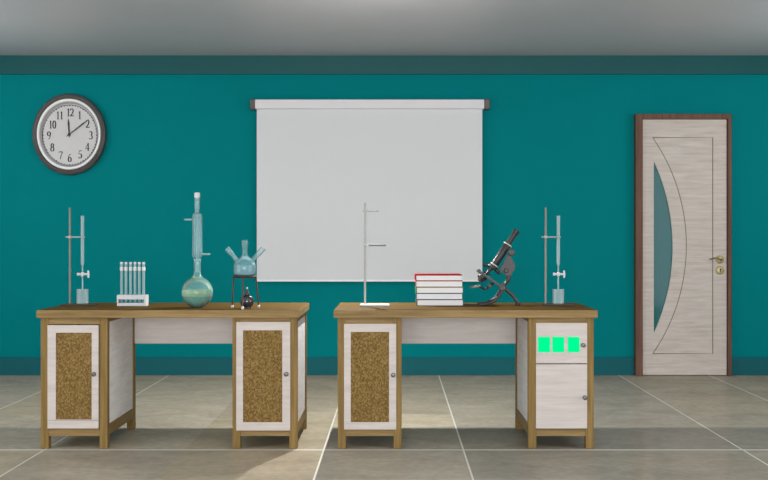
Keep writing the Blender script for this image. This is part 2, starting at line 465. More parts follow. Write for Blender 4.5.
# ------------------------------------------------------------------ wall clock
ycl = 8.80
ccx, ccz = X(69.0, ycl), Z(134.2, ycl)
cl = thing('wall_clock', 'oval wall clock with dark rim, white ring and black numerals', 'clock', (ccx, YW, ccz))
SXC = 0.903
r0 = 40.8 / S(ycl)
def ovl(prof): 
    b = B(); lathe(b, prof, (ccx, YW, ccz), (0, -1, 0), 72, SXC); return b
obj('rim', ovl([(r0 * .97, 0), (r0, .012), (r0, .045), (r0 * .985, .062), (r0 * .94, .07), (r0 * .90, .066), (r0 * .872, .058), (r0 * .868, .03)]), M['clock_rim'], cl, True)
obj('inner_ring', ovl([(r0 * .874, .03), (r0 * .872, .056), (r0 * .855, .063), (r0 * .82, .062), (r0 * .805, .056), (r0 * .80, .05)]), M['clock_ring'], cl, True)
obj('inner_bevel', ovl([(r0 * .803, .052), (r0 * .785, .046), (r0 * .757, .028), (r0 * .752, .018)]), M['bevel'], cl, True)
obj('dial', ovl([(0, .024), (r0 * .757, .024), (r0 * .757, .016)]), M['dial'], cl)
yn = YW - .0252
# numerals as tapering pen strokes; each digit on a 0..1 x 0..1 field
def arcp(cx, cy, rx, ry, a0, a1, n=14):
    return [(cx + rx * math.cos(math.radians(a0 + (a1 - a0) * k / n)), cy + ry * math.sin(math.radians(a0 + (a1 - a0) * k / n))) for k in range(n + 1)]
DIG = {
 '0': [(arcp(.5, .5, .3, .48, 0, 360, 22), 'v')],
 '1': [([(.5, 0), (.5, 1)], .19), ([(.5, .98), (.25, .84)], .08), ([(.25, .02), (.75, .02)], .06)],
 '2': [(arcp(.45, .72, .3, .26, 170, -30, 14) + [(.5, .3), (.12, .06)], 'v'), ([(.1, .07), (.86, .07)], .14), ([(.86, .05), (.9, .22)], .05)],
 '3': [(arcp(.42, .74, .27, .24, 150, -85, 14), 'v'), (arcp(.42, .26, .33, .26, 85, -150, 16), 'v')],
 '4': [([(.64, 0), (.64, 1)], .18), ([(.62, .97), (.08, .3)], .07), ([(.06, .28), (.92, .28)], .09), ([(.42, .02), (.86, .02)], .05)],
 '5': [([(.26, .95), (.82, .95)], .13), ([(.26, .95), (.2, .52)], .07), (arcp(.44, .3, .34, .29, 120, -150, 18), 'v')],
 '6': [(arcp(.48, .3, .31, .29, 0, 360, 20), 'v'), ([(.17, .34), (.24, .66), (.44, .88), (.74, .97)], .11)],
 '7': [([(.1, .92), (.9, .92)], .15), ([(.88, .9), (.52, .42), (.4, 0)], .13), ([(.1, .94), (.08, .76)], .05)],
 '8': [(arcp(.5, .74, .26, .23, 0, 360, 18), 'v'), (arcp(.5, .26, .33, .26, 0, 360, 20), 'v')],
 '9': [(arcp(.5, .7, .31, .28, 0, 360, 20), 'v'), ([(.82, .64), (.76, .34), (.56, .1), (.26, .03)], .11)],
}
def stroke(bm, pts, w, y0, y1, sc):
    """flat ribbon with constant or calligraphic width"""
    n = len(pts); L = []; R = []
    for i, p in enumerate(pts):
        a = Vector(pts[max(i - 1, 0)]); c = Vector(pts[min(i + 1, n - 1)])
        if w == 'v' and n > 3 and (Vector(pts[0]) - Vector(pts[-1])).length < 1e-4 and i in (0, n - 1):
            a = Vector(pts[n - 2]); c = Vector(pts[1])
        dd = (c - a).normalized(); nn = Vector((-dd.y, dd.x))
        ww = (.06 + .15 * abs(dd.y) if w == 'v' else w) * sc / 2
        L.append(Vector(p) + nn * ww); R.append(Vector(p) - nn * ww)
    for i in range(n - 1):
        prism(bm, [L[i], L[i + 1], R[i + 1], R[i]], y0, y1)
fx, fz = 239.0, 240.5        # dial centre in the enlarged view (4.8x of the crop that starts at 20, 85)
npos = {'12': (241, 132), '1': (287, 145), '2': (325, 187), '3': (341, 241), '4': (324, 297), '5': (289, 333), '6': (239, 350), '7': (196, 337), '8': (155, 299), '9': (139, 242), '10': (156, 190), '11': (191, 146)}
hD = 7.9 / S(yn)
for t, (zx, zy) in npos.items():
    cxn, czn = X(20 + zx / 4.8, yn), Z(85 + zy / 4.8, yn)
    wD = hD * .58; adv = wD * .78
    x0 = cxn - (len(t) - 1) * adv / 2
    nb = B()
    for k, ch in enumerate(t):
        for pts, w in DIG[ch]:
            q = [(x0 + k * adv + (p[0] - .5) * wD, czn + (p[1] - .5) * hD) for p in pts]
            stroke(nb, q, w, yn, yn + .001, hD * .78)
    obj('numeral', nb, M['ink'], cl)
b = B()
fcx, fcz = X(20 + fx / 4.8, yn), Z(85 + fz / 4.8, yn)
for k in range(60):
    a = 2 * PI * k / 60; r1, r2 = r0 * .715, r0 * (.745 if k % 5 else .75)
    wv = .0026 if k % 5 else .0045
    ux, uz = math.cos(a), math.sin(a)
    P = lambda r, s: (fcx + SXC * (r * ux) - s * uz, fcz + r * uz + s * ux)
    prism(b, [P(r1, -wv * 1.3), P(r2, -wv * 1.3), P(r2, wv * 1.3), P(r1, wv * 1.3)], yn, yn + .001)
for k in range(72):
    a1, a2 = 2 * PI * k / 72, 2 * PI * (k + 1) / 72
    q = lambda r, a: (fcx + SXC * r * math.cos(a), fcz + r * math.sin(a))
    prism(b, [q(r0 * .735, a1), q(r0 * .75, a1), q(r0 * .75, a2), q(r0 * .735, a2)], yn, yn + .0008)
obj('minute_track', b, M['ink'], cl)
hcx, hcz = X(20 + 237 / 4.8, yn), Z(85 + 238 / 4.8, yn)
def hand(zx, zy, w, tail, y):
    ex_, ez_ = X(20 + zx / 4.8, yn), Z(85 + zy / 4.8, yn)
    dd = Vector((ex_ - hcx, ez_ - hcz)); L = dd.length; dd.normalize(); nn = Vector((-dd.y, dd.x)); o = Vector((hcx, hcz))
    bb = B(); prism(bb, [o - dd * tail - nn * w * .6, o - dd * tail + nn * w * .6, o + dd * L * .7 + nn * w, o + dd * L, o + dd * L * .7 - nn * w], y, y + .0015)
    return bb
obj('hour_hand', hand(232.5, 158, .0075, .02, yn - .006), M['ink'], cl)
obj('minute_hand', hand(334, 163, .0055, .025, yn - .010), M['ink'], cl)
b = B(); cyl(b, (hcx, yn, hcz), .011, .013, 16, (0, -1, 0)); obj('centre_cap', b, M['ink'], cl)

# ------------------------------------------------------------------ desks
YLF, YLB = 5.722, 6.35           # front and back of the legs
YTF, YTB = 5.695, 6.372          # front and back of the top
def knob(parent, px, py):
    y = YLF - .007
    b = B(); lathe(b, [(.011, 0), (.011, .003), (.006, .005), (.0055, .011), (.010, .016), (.012, .021), (.010, .026), (0, .028)], (X(px, y), y, Z(py, y)), (0, -1, 0), 18)
    obj('knob', b, M['steel'], parent, True)

def desk(label, t0, t1, peds, modesty):
    x0, x1 = X(t0, YTF), X(t1, YTF)
    d = thing('desk', label, 'desk', ((x0 + x1) / 2, (YTF + YTB) / 2, 0), group='laboratory desks')
    b = B(); box(b, x0, x1, YTF, YTB, TOP - .042, TOP, .003)
    b.normal_update()
    for f in b.faces: f.material_index = 0 if f.normal.z > .5 else 1
    obj('tabletop', b, [M['oak_top_dimmed'], M['oak_x']], d)
    zt = TOP - .042; lw = .043
    for p in peds:
        a, c = X(p['x'][0], YLF), X(p['x'][1], YLF)
        for lx in (a, c - lw):
            for ly in (YLF, YLB - lw):
                b = B(); box(b, lx, lx + lw, ly, ly + lw, 0, zt, .002); obj('leg', b, M['oak_z'], d)
        zr0, zr1, ztr = .068, .105, .668
        for q0, q1 in ((zr0, zr1), (ztr, zt)):
            b = B(); box(b, a + lw, c - lw, YLF + .003, YLF + .03, q0, q1); obj('front_rail', b, M['oak_x'], d)
        for q0, q1 in ((zr0, zr1), (ztr, zt)):
            b = B(); box(b, a + lw, c - lw, YLB - .03, YLB - .003, q0, q1); obj('back_rail', b, M['oak_x'], d)
        for s in (0, 1):
            xa, xb = (a + .003, a + .03) if s == 0 else (c - .03, c - .003)
            for q0, q1 in ((zr0, zr1 + .02), (ztr + .01, zt)):
                b = B(); box(b, xa, xb, YLF + lw, YLB - lw, q0, q1); obj('side_rail', b, M['oak_y'], d)
            xa, xb = (a + .008, a + .02) if s == 0 else (c - .02, c - .008)
            b = B(); box(b, xa, xb, YLF + lw - .002, YLB - lw + .002, zr1 + .018, ztr + .012); obj('side_panel', b, M['bleached_side_lit'], d)
        b = B(); box(b, a + lw, c - lw, YLB - .022, YLB - .01, zr1 - .004, ztr + .004); obj('back_panel', b, M['bleached'], d)
        b = B(); box(b, a + .021, c - .021, YLF + lw, YLB - .03, zr0 + .006, zr0 + .02); obj('bottom_panel', b, M['oak_x'], d)
        for kind, (dx0, dx1, dy0, dy1), extra in p['fronts']:
            y = YLF - .007
            u0, u1, w0, w1 = X(dx0, y), X(dx1, y), Z(dy1, y), Z(dy0, y)
            if kind == 'cork':
                c0, c1, e0, e1 = extra['cork']
                v0, v1, q0, q1 = X(c0, y), X(c1, y), Z(e1, y), Z(e0, y)
                b = B()
                box(b, u0, v0, y, y + .02, w0, w1, .001); box(b, v1, u1, y, y + .02, w0, w1, .001)
                box(b, v0, v1, y, y + .02, w0, q0, .001); box(b, v0, v1, y, y + .02, q1, w1, .001)
                dr = obj('door', b, M['bleached'], d)
                b = B(); box(b, v0 - .001, v1 + .001, y + .005, y + .016, q0 - .001, q1 + .001); obj('cork_panel', b, M['cork'], dr, label='brown pressed cork panel')
                if 'seam' in extra:
                    b = B(); zs_ = Z(extra['seam'], y); box(b, u0 + .002, u1 - .002, y - .0006, y + .003, zs_ - .0012, zs_ + .0012); obj('rail_seam', b, M['dark_groove'], dr)
                knob(dr, *extra['knob'])
            else:
                b = B(); box(b, u0, u1, y, y + .02, w0, w1, .001)
                dr = obj(kind, b, M['bleached'], d)
                knob(dr, *extra['knob'])
                for g0, g1 in extra.get('lights', []):  # flat green squares on the drawer front
                    b = B(); box(b, X(g0, y), X(g1, y), y - .003, y + .002, Z(352.2, y), Z(336.9, y), .001)
                    obj('square_panel', b, M['green'], dr, label='bright green square panel')
    ym = YLB - .028
    mx0 = X(peds[0]['x'][1], YLF) - .0005; mx1 = X(peds[1]['x'][0], YLF) + .0005
    b = B(); box(b, mx0, mx1, ym, ym + .018, Z(343.6, ym), zt, .001); obj('modesty_panel', b, M['bleached_lit'], d)
    return d

desk('oak and whitewashed desk on the left, with two cork-fronted cabinet doors', 36.2, 299.2, [
    dict(x=(40.6, 107.4), fronts=[('cork', (47.4, 98.4, 325.2, 428.6), dict(cork=(55.8, 91.6, 332.8, 419.6), knob=(94.2, 374), seam=420.2))]),
    dict(x=(232.4, 297.3), fronts=[('cork', (236.2, 290.2, 322.0, 430.6), dict(cork=(243.0, 282.2, 330.4, 422.3), knob=(286.4, 373.9)))]),
], None)
desk('oak and whitewashed desk on the right, with three bright green squares on its drawer', 333.6, 597.9, [
    dict(x=(337.7, 401.6), fronts=[('cork', (344.0, 396.2, 323.9, 429.6), dict(cork=(350.8, 389.0, 332.0, 422.2), knob=(393.2, 374.8)))]),
    dict(x=(528.4, 593.8), fronts=[('drawer', (536.0, 587.2, 323.0, 363.4), dict(knob=(583.0, 345.0), lights=[(538.2, 550.0), (552.4, 564.2), (567.8, 579.4)])),
                                   ('door', (536.0, 587.2, 364.3, 428.6), dict(knob=(584.6, 397.4)))]),
], None)

# ------------------------------------------------------------------ burette stands and beakers
YB = 6.14; sB = S(YB)
def burette(px, label):
    cx = X(px, YB)
    t = thing('burette_stand', label, 'burette stand', (cx, YB, TOP), group='burette stands at the outer ends of the desks')
    b = B(); box(b, cx - .105, cx + .078, YB - .085, YB + .05, TOP, TOP + .007, .002); obj('base_plate', b, M['plate'], t)
    rx = cx - .0725
    b = B(); cyl(b, (rx, YB, TOP + .005), .0056, .556, 12, bev=.002); obj('rod', b, M['rod'], t, True)
    zc_ = TOP + .391
    b = B(); box(b, rx - .009, rx + .009, YB - .011, YB + .011, zc_ - .008, zc_ + .008, .003); tube(b, [(rx - .024, YB, zc_), (rx, YB, zc_)], .004)
    tube(b, [(rx + .01, YB, zc_), (cx - .01, YB, zc_)], .0042); ring(b, (cx, YB, zc_), .0125, .0032, seg=24)
    obj('clamp', b, M['pale_rod'], t, True)
    b = B()
    lathe(b, [(.0085, .511), (.0105, .513), (.0105, .508), (.0095, .5), (.0095, .245), (.008, .232), (.0042, .225), (.0042, .186)], (cx, YB, TOP), seg=20)
    lathe(b, [(.0042, .168), (.0042, .1), (.0028, .072)], (cx, YB, TOP), seg=16)
    bt = obj('burette', b, M['ribbed'], t, True)
    zs = TOP + .177
    b = B(); tube(b, [(cx - .03, YB, zs), (cx - .022, YB, zs), (cx - .012, YB, zs), (cx + .012, YB, zs), (cx + .033, YB, zs)], [.009, .009, .006, .007, .005], 12)
    cyl(b, (cx, YB, zs - .012), .009, .024, 14, bev=.003)
    tube(b, [(cx + .033, YB, zs - .021), (cx + .034, YB, zs), (cx + .033, YB, zs + .021)], [.005, .0065, .005], 10)
    obj('stopcock', b, M['white'], bt, True)
    return t
b1 = burette(82.5, 'burette on a thin stand over a beaker at the left end of the left desk')
dup(b1, (X(558.3, YB), YB, TOP), 'burette on a thin stand over a beaker at the right end of the right desk')

def beaker_mesh(cx):
    b = B(); z0 = TOP + .0072
    lathe(b, [(0, 0), (.029, 0), (.0325, .003), (.0325, .078), (.0345, .083), (.033, .083), (.031, .078), (.031, .005), (0, .003)], (cx, YB, z0), seg=30)
    return b
cxb = X(82.5, YB)
bk = thing('beaker', 'small glass beaker under the burette on the left desk', 'beaker', (cxb, YB, TOP + .0072), group='beakers under the burettes')
obj('cup', beaker_mesh(cxb), M['ribbed'], bk, True)
dup(bk, (X(558.3, YB), YB, TOP + .0072), 'small glass beaker under the burette on the right desk')

# ------------------------------------------------------------------ test tube rack and six tubes
YR = 6.06; sR = S(YR)
ra, rb_ = X(118.2, YR), X(147.4, YR)
zr = TOP + (306 - 294.9) / sR
rk = thing('test_tube_rack', 'white test tube rack holding six capped tubes on the left desk', 'test tube rack', ((ra + rb_) / 2, YR, TOP))
b = B()
box(b, ra, rb_, YR - .03, YR + .03, TOP, TOP + .018, .002)
box(b, ra, ra + .008, YR - .03, YR + .03, TOP + .017, zr - .024, .001); box(b, rb_ - .012, rb_, YR - .03, YR + .03, TOP + .017, zr - .024, .001)
obj('body', b, M['white'], rk)
txs = [121.6, 126.0, 130.6, 135.0, 139.3, 143.6]
tx = [X(p, YR) for p in txs]
b = B()
# upper deck with six square gaps for the tubes
hw = .0088
edges = [ra] + sum([[x - hw, x + hw] for x in tx], []) + [rb_]
for k in range(0, len(edges), 2): box(b, edges[k], edges[k + 1], YR - hw, YR + hw, zr - .025, zr)
box(b, ra, rb_, YR - .03, YR - hw, zr - .025, zr); box(b, ra, rb_, YR + hw, YR + .03, zr - .025, zr)
obj('upper_deck', b, M['white'], rk)
ordn = ['leftmost', 'second from the left', 'third from the left', 'third from the right', 'second from the right', 'rightmost']
tz = TOP + .0182
ht = (306 - 262.2) / sR - .0182
first = None
for k, x in enumerate(tx):
    lab = 'slim capped test tube in the white rack, %s of the six' % ordn[k]
    if first is None:
        t = thing('test_tube', lab, 'test tube', (x, YR, tz), group='test tubes in the white rack')
        b = B(); r = .0074
        lathe(b, [(0, 0), (r * .5, .0011), (r * .87, .0037), (r, .0075), (r, ht - .012)], (x, YR, tz), seg=18)
        obj('glass_tube', b, M['ribbed'], t, True)
        b = B(); lathe(b, [(r * 1.02, ht - .05), (r * 1.32, ht - .048), (r * 1.32, ht - .03), (r * 1.02, ht - .027)], (x, YR, tz), seg=18)
        obj('collar', b, M['white'], t, True)
        b = B(); lathe(b, [(0, ht - .022), (r * .8, ht - .022), (r * .8, ht - .012), (r * 1.1, ht - .011), (r * 1.1, ht - .002), (r * .8, ht), (0, ht)], (x, YR, tz), seg=18)
        obj('stopper', b, M['white'], t, True)
        first = t
    else:
        dup(first, (x, YR, tz), lab)

# ------------------------------------------------------------------ round flask with a condenser
YFk = 5.9; sF = S(YFk)
fx_, Rk = X(197.2, YFk), 15.6 / S(YFk)
zc_ = TOP + Rk * .985
fk = thing('round_flask', 'large round glass flask half full of pale green liquid', 'flask', (fx_, YFk, TOP))
prof = []
for k in range(33):
    a = -PI / 2 + PI * k / 32 * .87
    prof.append((max(Rk * math.cos(a), 0), Rk * math.sin(a)))
a_end = prof[-1]
zz = lambda py: Z(py, YFk) - zc_
prof = [(0, -Rk * .985), (Rk * .22, -Rk * .985)] + [q for q in prof if q[1] > -Rk * .97 and q[0] > 3.7 / sF] + [(3.6 / sF, zz(274.5)), (3.5 / sF, zz(262)), (3.6 / sF, zz(259))]
b = B(); lathe(b, prof, (fx_, YFk, zc_), seg=48); gl_ = obj('glass_body', b, M['glass'], fk, True)
lv = zz(289.5); Ri = Rk * .965
lp = [(0, -Ri), *[(Ri * math.cos(a), Ri * math.sin(a)) for a in [(-PI / 2 + (math.asin(lv / Ri) + PI / 2) * k / 20) for k in range(1, 21)]], (0, lv)]
b = B(); lathe(b, lp, (fx_, YFk, zc_), seg=48); obj('liquid', b, M['liquid'], fk, True)
b = B(); lathe(b, [(0, lv + .0006), (math.sqrt(Ri * Ri - lv * lv) * .995, lv + .0006)], (fx_, YFk, zc_), seg=40)
l2 = zz(296)
pts_ = [(lv + (l2 - lv) * k / 6) for k in range(7)]
lathe(b, [(math.sqrt(Ri * Ri - v * v) + .0008, v) for v in pts_], (fx_, YFk, zc_), seg=48)
obj('liquid_surface', b, M['meniscus'], fk, True, label='paler yellow-green upper layer of the liquid')

cz = Z(259, YFk)
cn = thing('condenser', 'tall glass condenser standing in the neck of the round flask', 'condenser', (fx_, YFk, cz))
z_ = lambda py: Z(py, YFk)
jr = 4.9 / sF
b = B(); lathe(b, [(.0165, z_(258.6)), (.0225, z_(257.6)), (jr * 1.02, z_(256)), (jr * 1.04, z_(249)), (jr, z_(247.5)), (jr, z_(216)), (jr * .9, z_(213.8)), (.012, z_(212.5))], (fx_, YFk, 0), seg=28)
ja = obj('jacket', b, M['glass_thick'], cn, True)
b = B(); lathe(b, [(.011, z_(272)), (.0095, z_(258)), (.0085, z_(250)), (.0085, z_(216)), (.0135, z_(209)), (.0145, z_(206)), (.0145, z_(193.4)), (.012, z_(193.4))], (fx_, YFk, 0), seg=22)
obj('inner_tube', b, M['glass_thick'], cn, True)
b = B(); lathe(b, [(0, z_(192.6)), (.0135, z_(192.6)), (.0158, z_(193.6)), (.0158, z_(197.4)), (.012, z_(198.2)), (0, z_(198.2))], (fx_, YFk, 0), seg=22); obj('stopper', b, M['white'], cn, True)
for s, py in ((-1, 219.6), (1, 254.2)):
    b = B(); tube(b, [(fx_ + s * jr * .9, YFk, z_(py)), (fx_ + s * (jr + 5 / sF), YFk, z_(py)), (fx_ + s * (jr + 8 / sF), YFk, z_(py))], [.006, .005, .0042], 10)
    obj('hose_arm', b, M['ribbed'], cn, True)

# ------------------------------------------------------------------ tripod, three-necked flask, spirit burner
YT = 5.85; sT = S(YT)
tx_ = X(244.6, YT)
zt_ = TOP + (308.2 - 275.6) / sT
tp = thing('tripod_stand', 'dark iron tripod with white feet near the right end of the left desk', 'tripod', (tx_, YT, TOP))
Rr = 11.2 / sT
b = B(); ring(b, (tx_, YT, zt_ - .006), Rr, .0065, seg=36)
for k in range(-1, 2):
    tube(b, [(tx_ - math.sqrt(max(Rr ** 2 - (k * .022) ** 2, 0)), YT + k * .022, zt_ - .006), (tx_ + math.sqrt(max(Rr ** 2 - (k * .022) ** 2, 0)), YT + k * .022, zt_ - .006)], .0035, 8)
obj('top_ring', b, M['iron'], tp, True)
for (ex_, ey_), (fx2, fy2) in (((-1, .1), (X(231.4, YT) - tx_, .03)), ((1, .1), (X(258.0, YT) - tx_, .03)), ((.0, -1), (.004, -.108))):
    ln = math.hypot(ex_, ey_)
    top = (tx_ + Rr * ex_ / ln, YT + Rr * ey_ / ln, zt_ - .008); bot = (tx_ + fx2, YT + fy2, TOP + .012)
    b = B(); tube(b, [top, bot], [.0048, .0042], 10); lg = obj('leg', b, M['rust'], tp, True)
    b = B(); cyl(b, (bot[0], bot[1], TOP), .0075, .016, 14, bev=.003); obj('foot_cap', b, M['white'], lg, True)

z3 = zt_ + .0006
tf = thing('three_necked_flask', 'three-necked glass flask of pale blue liquid standing on the iron tripod', 'flask', (tx_, YT, z3))
Rb = 11.0 / sT; hb = 17.5 / sT
pr = [(0, 0), (Rb * .8, 0), (Rb * .95, .006), (Rb, .018), (Rb * 1.0, hb * .55), (Rb * .92, hb * .78), (Rb * .7, hb * .94), (Rb * .42, hb * 1.04), (.0165, hb * 1.12), (.0145, hb * 1.3), (.0145, hb * 1.62), (.0175, hb * 1.66), (.0175, hb * 1.98), (.0155, hb * 2.02)]
b = B(); lathe(b, pr, (tx_, YT, z3), seg=40)
obj('glass_body', b, M['glass'], tf, True)
b = B(); q = .0012
lathe(b, [(0, q), (Rb * .78, q), (Rb * .93, .007), (Rb * .975, .018), (Rb * .975, hb * .6), (0, hb * .6)], (tx_, YT, z3), seg=40)
obj('liquid', b, M['liquid_blue'], tf, True)
for s, (px, py) in ((-1, (226.8, 248.2)), (1, (263.6, 248.0))):
    a = Vector((tx_ + s * Rb * .55, YT, z3 + hb * .75)); e = Vector((X(px, YT), YT, Z(py, YT))); dv = (e - a)
    b = B(); L = dv.length
    lathe(b, [(.0135, 0), (.0115, L * .35), (.0115, L * .55), (.0145, L * .6), (.0145, L * .97), (.013, L)], a, dv, 20)
    ring(b, e - dv.normalized() * .003, .0135, .0022, dv, 20)
    obj('side_neck', b, M['glass_thick'], tf, True)

YS = 5.83; sS = S(YS)
bx_ = X(247.0, YS); Rs = 7.0 / sS
sb = thing('spirit_burner', 'round dark glass spirit burner standing under the tripod', 'spirit burner', (bx_, YS, TOP))
b = B(); lathe(b, [(0, .0), (Rs * .55, 0), (Rs * .6, .003)] + [(Rs * math.cos(a), Rs + Rs * math.sin(a)) for a in [(-.95 + 2.15 * k / 18) for k in range(19)]] + [(.010, Rs * 1.98), (.010, Rs * 2.06)], (bx_, YS, TOP), seg=32)
obj('reservoir', b, M['dark_glass'], sb, True)
b = B(); lathe(b, [(.0, Rs * 2.02), (.014, Rs * 2.02), (.0145, Rs * 2.2), (.010, Rs * 2.3), (.0065, Rs * 2.55), (.0065, Rs * 2.75), (0, Rs * 2.78)], (bx_, YS, TOP), seg=20)
obj('burner_cap', b, M['gun'], sb, True)
b = B(); tube(b, [(bx_, YS, TOP + Rs * 2.7), (bx_ + .001, YS, TOP + Rs * 3.05)], [.004, .003], 8); obj('wick', b, M['white'], sb)

# ------------------------------------------------------------------ retort stand in front of the screen
YQ = 6.05; sQ = S(YQ)
qx = X(365, YQ)
rs = thing('retort_stand', 'thin pale retort stand with two side arms in front of the projection screen', 'retort stand', (qx, YQ, TOP))
b = B(); box(b, X(360.2, YQ), X(389.6, YQ), YQ - .055, YQ + .03, TOP, TOP + .012, .004); obj('base', b, M['white_metal'], rs)
b = B(); cyl(b, (qx, YQ, TOP + .01), .0062, (306 - 202.5) / sQ - .01, 12, bev=.002); obj('rod', b, M['pale_rod'], rs, True)
z1 = Z(211, YQ); z2 = Z(245.2, YQ)
b = B(); box(b, qx - .011, qx + .011, YQ - .011, YQ + .011, z1 - .006, z1 + .006, .002); tube(b, [(qx - .013, YQ, z1), (X(378.6, YQ), YQ, z1)], .0036, 10); obj('clamp_arm', b, M['pale_rod'], rs, True)
b = B(); box(b, qx - .011, qx + .012, YQ - .011, YQ + .011, z2 - .006, z2 + .006, .002); tube(b, [(qx - .012, YQ, z2), (X(369, YQ), YQ, z2)], .0034, 10)
ca = obj('clamp_arm', b, M['pale_rod'], rs, True)
b = B(); tube(b, [(X(368.3, YQ), YQ, z2), (X(386.0, YQ), YQ, z2)], .0055, 10); obj('grip', b, M['grey_rod'], ca, True, label='dark grey sleeve on the arm')

# ------------------------------------------------------------------ books
YK = 6.06; sK = S(YK)
covers = [((92, 84, 66), 'grey-brown', 'lowest of the stack, lying on the desk'), ((60, 84, 136), 'blue', 'second from the bottom of the stack'), ((66, 112, 52), 'green', 'in the middle of the stack'), ((150, 72, 66), 'dull red', 'second from the top of the stack'), ((128, 4, 9), 'bright red', 'on top of the stack')]
kz0 = TOP; th = (305.7 - 274.4) / sK / 5
for k, (c, nm, pos) in enumerate(covers):
    mt = plain('cover_' + nm.replace(' ', '_').replace('-', '_'), srgb(*c), 0.8, spec=0.05)
    x0, x1 = X(415.6 + [.9, .7, .4, .3, -.2][k], YK), X(463.2 + [.1, -.3, .0, -.2, -1.4][k], YK)
    w = x1 - x0; dp = .19
    org = ((x0 + x1) / 2, YK + dp / 2, kz0)
    t = thing('book', 'thick hardback book with a %s cover, %s' % (nm, pos), 'book', org, group='stack of books on the right desk')
    yaw = [.012, -.010, .014, -.012, .016][k]
    cx_, cy_ = org[0], org[1]
    rot = Matrix.Translation((cx_, cy_, 0)) @ Matrix.Rotation(yaw, 4, 'Z') @ Matrix.Translation((-cx_, -cy_, 0))
    ct = .0032 if k < 4 else .006
    cb = .0026
    g = B()
    box(g, x0, x1, YK, YK + dp, kz0 + .0002, kz0 + cb, .0008)
    box(g, x0, x1, YK, YK + dp, kz0 + th - ct, kz0 + th - .0002, .0008)
    # rounded spine at the left
    n = 8
    o_, i_ = [], []
    for q in range(n + 1):
        a = -PI / 2 + PI * q / n
        o_.append((x0 + .003 - .004 * math.cos(a), kz0 + th / 2 + (th / 2 - .0003) * math.sin(a)))
        i_.append((x0 + .004 - .001 * math.cos(a), kz0 + th / 2 + (th / 2 - .003) * math.sin(a)))
    prism(g, o_ + i_[::-1], YK, YK + dp)
    bmesh.ops.transform(g, matrix=rot, verts=g.verts)
    obj('cover', g, mt, t)
    g = B(); box(g, x0 + .004, x1 - .004, YK + .003, YK + dp - .003, kz0 + cb, kz0 + th - ct)
    bmesh.ops.transform(g, matrix=rot, verts=g.verts)
    obj('pages', g, M['page'], t, label='white page edges')
    kz0 += th

# ------------------------------------------------------------------ microscope
YM = 6.12
def m2(zx, zy):                 # point of the enlarged microscope view (5.215x, starting at 465, 220)
    px, py = 465 + zx / 5.215, 220 + zy / 5.215
    return X(px, YM), Z(py, YM)
def m3(zx, zy, dy=0):
    a, c = m2(zx, zy); return Vector((a, YM + dy, c))
u = S(YM) * 5.215               # enlarged pixels per metre
mc = thing('microscope', 'dark antique microscope with bright tube rings and a curved claw foot', 'microscope', (m2(195, 350)[0], YM, TOP))
ax0, ax1 = m3(150, 238), m3(272, 52)
dirv = (ax1 - ax0).normalized(); L = (ax1 - ax0).length
b = B(); lathe(b, [(0, 0), (19 / u, 0), (20 / u, .003), (20 / u, L * .58), (18 / u, L * .60)], ax0, dirv, 28); tb = obj('body_tube', b, M['iron'], mc, True)
b = B(); lathe(b, [(14.5 / u, L * .58), (14.5 / u, L * .90), (18 / u, L * .91), (18.5 / u, L * .985), (15 / u, L), (0, L)], ax0, dirv, 24); obj('eyepiece', b, M['iron'], mc, True)
for f_, r_ in ((.595, 21), (.02, 21)):
    b = B(); ring(b, ax0 + dirv * L * f_, r_ / u, 3.4 / u, dirv, 28)
    obj('ring', b, M['ring'], mc, True, label='bright metal ring round the tube')
# nosepiece with three objectives
np_ = ax0 - dirv * .003
b = B(); lathe(b, [(0, .006), (15 / u, .006), (26 / u, -.002), (24 / u, -.012), (0, -.016)], np_, dirv, 24)
ns = obj('nosepiece', b, M['gun'], mc, True)
side = Vector((dirv.z, 0, -dirv.x))
for ang, ll in ((.15, .062), (-1.25, .045), (1.15, .05)):
    dd = (-dirv * math.cos(ang) - side * math.sin(ang)).normalized()
    off = np_ - side * (math.sin(ang) * 12 / u) + Vector((0, .012 if ang > .5 else 0, 0))
    b = B(); lathe(b, [(10 / u, 0), (11 / u, ll * .3), (9 / u, ll * .34), (9 / u, ll * .75), (5.5 / u, ll), (0, ll)], off - dirv * .006, dd, 18)
    obj('objective', b, M['iron'], mc, True)
# limb: a heavy plate behind the tube and a curved arm down to the pivot
P2 = lambda l: [m2(*p) for p in l]
b = B(); prism(b, P2([(178, 262), (200, 228), (216, 190), (232, 178), (246, 205), (262, 238), (258, 256), (246, 270), (236, 292), (214, 290), (196, 276)]), YM - .016, YM + .016)
bmesh.ops.bevel(b, geom=b.edges[:], offset=.003, segments=2, affect='EDGES')
obj('limb', b, M['gun'], mc)
b = B(); tube(b, spline([m3(226, 272), m3(228, 298), m3(218, 322), m3(200, 342), m3(182, 352)], 6), [.0135] * 12 + [.0115] * 13, 12, 1.2)
obj('arm', b, M['gun'], mc, True)
b = B()
kx = m3(240, 170)
cyl(b, kx - Vector((0, .045, 0)), 17 / u, .018, 20, (0, 1, 0), .003); cyl(b, kx + Vector((0, .027, 0)), 17 / u, .018, 20, (0, 1, 0), .003); tube(b, [kx - Vector((0, .045, 0)), kx + Vector((0, .045, 0))], .007, 10)
cyl(b, kx - Vector((0, .049, 0)), 6 / u, .006, 14, (0, 1, 0))
obj('focus_knob', b, M['gun'], mc, True)
b = B()
kx = m3(212, 264)
for q in (-.034, .015):
    b = B(); cyl(b, kx + Vector((0, q, 0)), 12 / u, .019, 18, (0, 1, 0), .003); obj('fine_focus_knob', b, M['iron'], mc, True)
